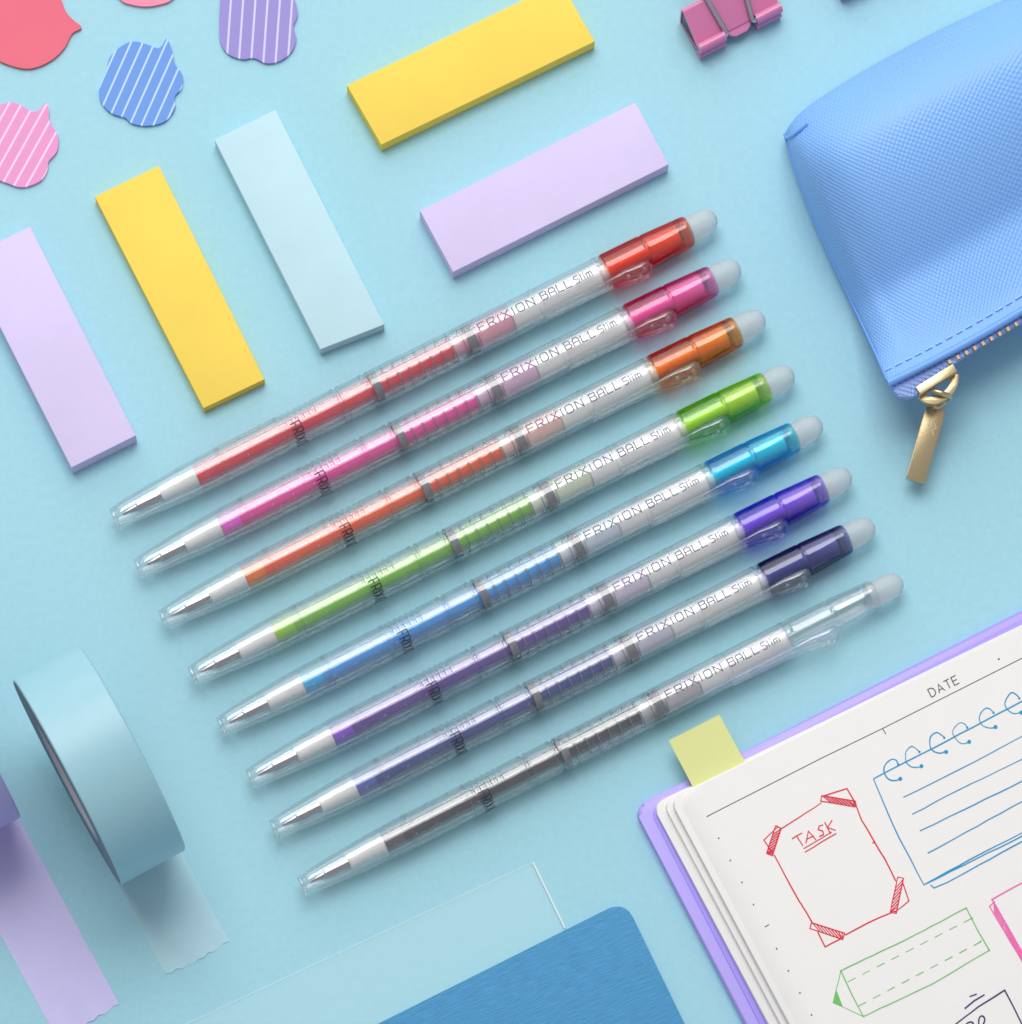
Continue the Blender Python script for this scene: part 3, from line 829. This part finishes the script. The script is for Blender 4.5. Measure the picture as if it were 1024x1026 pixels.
# ------------------------------------------------------------------ blue zip pouch
leather = mat('blue_saffiano', rgb(132, 184, 250), rough=.42, spec=.5)
nt = leather.node_tree; b = nt.nodes['Principled BSDF']
uv = nt.nodes.new('ShaderNodeUVMap'); sp = nt.nodes.new('ShaderNodeSeparateXYZ')
nt.links.new(uv.outputs[0], sp.inputs[0])
def wave(nt, kx, ky):
    d = math_node(nt, 'ADD', math_node(nt, 'MULTIPLY', sp.outputs[0], kx), math_node(nt, 'MULTIPLY', sp.outputs[1], ky))
    return math_node(nt, 'SINE', d)
w1, w2 = wave(nt, 6.4 * .67, 6.4 * .74), wave(nt, 6.4 * .62, -6.4 * .78)
hgt = math_node(nt, 'ADD', math_node(nt, 'MULTIPLY', w1, .5), math_node(nt, 'MULTIPLY', w2, .5))
nzz = nt.nodes.new('ShaderNodeTexNoise'); nzz.inputs['Scale'].default_value = 1.4; nt.links.new(uv.outputs[0], nzz.inputs['Vector'])
hgt = math_node(nt, 'ADD', hgt, math_node(nt, 'MULTIPLY', nzz.outputs[0], .8))
bp = nt.nodes.new('ShaderNodeBump'); bp.inputs['Distance'].default_value = .09 * MM; bp.inputs['Strength'].default_value = .6
nt.links.new(hgt, bp.inputs['Height']); nt.links.new(bp.outputs[0], b.inputs['Normal'])

pc = P(960, 220, 0); pouch = empty('zip_pouch', pc)
tag(pouch, 'blue textured leather zip pouch with gold zip pull', 'pouch')
ZE = catmull([(889, 381), (930, 361), (980, 334), (1024, 308), (1090, 266), (1180, 205), (1290, 130)], 8)       # zip edge
TE_ = catmull([(786, 134), (803, 112), (850, 80), (925, 38), (1000, 2), (1110, -50), (1230, -105)], 8)         # base edge
NS = len(ZE); NV = 28; ZM = 14.5
def zmid(v): return ZM - 11.8 * min(1, v / .3) ** .8
def pouch_pt(i, v, side):
    s = i / (NS - 1)
    a, b_ = ZE[i], TE_[i]
    q = a + (b_ - a) * v
    q = q + Vector((-8, 3.5)) * (math.sin(math.pi * v) * v * 1.2 * max(0, 1 - s * 6))
    dmm = s * 110.0
    f = 1 - math.exp(-dmm / 13.0)
    if dmm > 80: f *= max(0.0, 1 - ((dmm - 80) / 30) ** 2 * .95)
    if side > 0:
        g = (1 - (1 - min(1, v / .72)) ** 2.0) if v < .72 else (1 - ((v - .72) / .28) ** 3 * .78)
        z = zmid(v) + (15.5 + 11.5 * v) * f * g
        if dmm < 12: z += 0.4
    else:
        g = min(1, (v + .001) / .35) * min(1, (1.06 - v) / .1)
        z = zmid(v) - (zmid(v) - .3) * min(1, f * 1.6) * min(1, g)
    return P(q.x, q.y, z), (dmm, v * 62.0)
bm = bmesh.new(); uvl = bm.loops.layers.uv.new('UVMap')
grids = {}
for side in (1, -1):
    g = []
    for i in range(NS):
        g.append([(bm.verts.new(pouch_pt(i, j / NV, side)[0]), pouch_pt(i, j / NV, side)[1]) for j in range(NV + 1)])
    grids[side] = g
    for i in range(NS - 1):
        for j in range(NV):
            q = [g[i][j], g[i + 1][j], g[i + 1][j + 1], g[i][j + 1]]
            fc = bm.faces.new([a_[0] for a_ in q])
            for l, a_ in zip(fc.loops, q): l[uvl].uv = a_[1]
up, lo = grids[1], grids[-1]
def wall(seq):
    for (a1, b1), (a2, b2) in zip(seq, seq[1:]):
        fc = bm.faces.new((a1[0], a2[0], b2[0], b1[0]))
        for l, q in zip(fc.loops, (a1, a2, b2, b1)): l[uvl].uv = q[1]
wall([(up[i][NV], lo[i][NV]) for i in range(NS)])
wall([(up[i][0], lo[i][0]) for i in range(NS)])
wall([(up[0][j], lo[0][j]) for j in range(NV + 1)])
wall([(up[-1][j], lo[-1][j]) for j in range(NV + 1)])
bmesh.ops.remove_doubles(bm, verts=bm.verts, dist=2e-5)
me = finish(bm, 'pouch_body', 60)
link('pouch_body', me, leather, pouch, inv=True)
# side seam fin, piping, stitching, zip tape, teeth
smooth_l = mat('blue_smooth_trim', rgb(116, 170, 246), rough=.35, spec=.5)
bm = bmesh.new()
seam = [pouch_pt(0, j / 12, 1)[0] for j in range(13)]
add_tube(bm, seam, .28 * MM, 8)
link('side_seam', finish(bm, 'side_seam', 60), smooth_l, pouch, inv=True)
bm = bmesh.new()
fold = [pouch_pt(0, .985, 1)[0], pouch_pt(2, .97, 1)[0], pouch_pt(5, .955, 1)[0], pouch_pt(8, .95, 1)[0]]
add_tube(bm, [p + Vector((0, 0, .0002)) for p in catmull(fold, 4)], .4 * MM, 8)
link('corner_fold', finish(bm, 'corner_fold', 60), smooth_l, pouch, inv=True)
bm = bmesh.new()
add_tube(bm, [P(p.x + 0.5, p.y + 3.0, ZM + .5) for p in ZE[:40]], .85 * MM, 14)
link('piping', finish(bm, 'piping', 60), smooth_l, pouch, inv=True)
bm = bmesh.new()
acc = 0; last = None
dash = []
for k in range(1, 40 * 8):
    i, fr = divmod(k, 8)
    if i + 1 >= NS: break
    a_ = pouch_pt(i, 1 / NV, 1)[0]; b_ = pouch_pt(i + 1, 1 / NV, 1)[0]
    p = a_ + (b_ - a_) * fr / 8 + Vector((0, 0, .0003))
    if last is not None: acc += (p - last).length
    last = p
    ph = (acc / MM) % 2.4
    if ph < 1.7: dash.append(p)
    else:
        if len(dash) > 2: add_tube(bm, dash, .17 * MM, 6)
        dash = []
link('stitching', finish(bm, 'stitching', 60), mat('pale_blue_thread', (.42, .62, .95, 1), rough=.6), pouch, inv=True)
tape_m = mat('blue_zip_tape', rgb(160, 188, 250), rough=.7, bump=(2600, .3, 1.0))
def plate(name, outline, ztop, thick, m, parent, bevel=.12):
    """outline as (px, py); ztop may be a function of py"""
    zf = ztop if callable(ztop) else (lambda x, y: ztop)
    outline = [tuple(p) for p in outline]
    top = [P(x, y, zf(x, y)) for x, y in outline]
    bm = bmesh.new(); add_prism(bm, [t - Vector((0, 0, thick * MM)) for t in top], top)
    bmesh.ops.recalc_face_normals(bm, faces=bm.faces)
    es = [e for e in bm.edges if e.is_manifold and e.calc_face_angle(0) > .8]
    if bevel: bmesh.ops.bevel(bm, geom=es, offset=bevel * MM, segments=2, affect='EDGES', profile=.5)
    return link(name, finish(bm, name, 35), m, parent, inv=True)
def herringbone(m, a1, p1, a2, p2, dist_mm):
    nt = m.node_tree; b = nt.nodes['Principled BSDF']
    tc = nt.nodes.new('ShaderNodeTexCoord'); sx = nt.nodes.new('ShaderNodeSeparateXYZ')
    nt.links.new(tc.outputs['Object'], sx.inputs[0])
    def w(a, p):
        k = 2 * math.pi / (p * MM); a = math.radians(a)
        return math_node(nt, 'SINE', math_node(nt, 'ADD', math_node(nt, 'MULTIPLY', sx.outputs[0], k * math.cos(a)), math_node(nt, 'MULTIPLY', sx.outputs[1], k * math.sin(a))))
    h = math_node(nt, 'ADD', w(a1, p1), w(a2, p2))
    bp = nt.nodes.new('ShaderNodeBump'); bp.inputs['Distance'].default_value = dist_mm * MM; bp.inputs['Strength'].default_value = .8
    nt.links.new(h, bp.inputs['Height']); nt.links.new(bp.outputs[0], b.inputs['Normal'])
herringbone(tape_m, 75, .9, 0, .75, .12)
TZ = [(468, 588), (482, 622), (488, 645), (508, 660), (545, 664), (580, 655), (640, 605), (700, 556), (760, 505), (860, 440), (1024, 345), (1300, 180), (1600, -20), (1590, -60), (1280, 120), (1024, 290), (900, 360), (760, 430), (600, 510)]
plate('zip_tape', [(780 + x / 4.197, 240 + y / 4.197) for x, y in TZ], 14.1, 1.8, tape_m, pouch, bevel=.35)
gold = mat('brushed_gold', rgb(206, 186, 148), rough=.36, metal=1.0, bump=(1600, .07, .3))
bm = bmesh.new()
path = [P(p.x + 2.5, p.y + 12.0, ZM - .3) for p in ZE[:44]]
acc = 0; nxt = 14.0
for a_, b_ in zip(path, path[1:]):
    seg = (b_ - a_).length / MM
    while acc + seg > nxt:
        t = (nxt - acc) / seg; p = a_ + (b_ - a_) * t
        d = (b_ - a_).normalized(); nrm = Vector((-d.y, d.x, 0))
        M = Matrix.Translation(p) @ Matrix((d, nrm, Vector((0, 0, 1)))).transposed().to_4x4()
        tb = bmesh.ops.create_cube(bm, size=1.0, matrix=M @ Matrix.Diagonal((.65 * MM, .85 * MM, .9 * MM, 1)))
        nxt += 2.0
    acc += seg
link('zip_teeth', finish(bm, 'zip_teeth'), mat('dull_brass', rgb(178, 150, 125), rough=.5, metal=.8), pouch, inv=True)
# slider with ring and hanging pull tag
def ZQ(x, y): return (780 + x / 4.197, 340 + y / 4.197)
def stroke_poly(pts, w):
    L_, R_ = offset_sides(pts, w); return [tuple(p) for p in L_] + [tuple(p) for p in R_[::-1]]
sl = plate('zip_slider', stroke_poly([ZQ(588, 215), ZQ(742, 118)], 8.6), 15.2, 2.2, gold, pouch, bevel=.05)
arc = [ZQ(*p) for p in ((600, 228), (620, 248), (655, 256), (695, 238), (725, 210), (740, 178), (741, 146))]
plate('zip_ring', stroke_poly([tuple(p) for p in catmull(arc, 4)], 7.8), 12.8, 1.4, gold, pouch, bevel=.05)
bm = bmesh.new()
add_tube(bm, catmull([P(*ZQ(648, 215), 13.4), P(*ZQ(690, 228), 13.8), P(*ZQ(722, 243), 11.6), P(*ZQ(700, 262), 9.6), P(*ZQ(668, 285), 9.2), P(*ZQ(650, 270), 10.0), P(*ZQ(655, 240), 11.2)], 4), .55 * MM, 8)
link('link_ring', finish(bm, 'link_ring', 50), gold, pouch, inv=True)
zt = lambda x, y: 8.0 - 3.2 * (y - 405) / 80.0
tag_poly = rounded([ZQ(628, 272), ZQ(690, 278), ZQ(700, 318), ZQ(615, 606), ZQ(537, 578), ZQ(615, 300)], [3, 3, 2, 1.5, 1.5, 2], 3)
pull = plate('zip_pull', [tuple(p) for p in tag_poly], zt, 1.6, gold, pouch, bevel=.14)
bm = bmesh.new()
for s in ([(640, 330), (622, 396)], [(640, 330), (662, 336)], [(633, 360), (652, 364)], [(655, 350), (664, 372), (645, 384), (652, 404)]):
    ribbon(bm, [ZQ(*p) for p in s], 1.1, lambda x, y: P(x, y, zt(x, y) + .05))
link('engraved_mark', finish(bm, 'engraved_mark'), mat('bright_gold', rgb(235, 220, 175), rough=.3, metal=1.0), pull, inv=True)
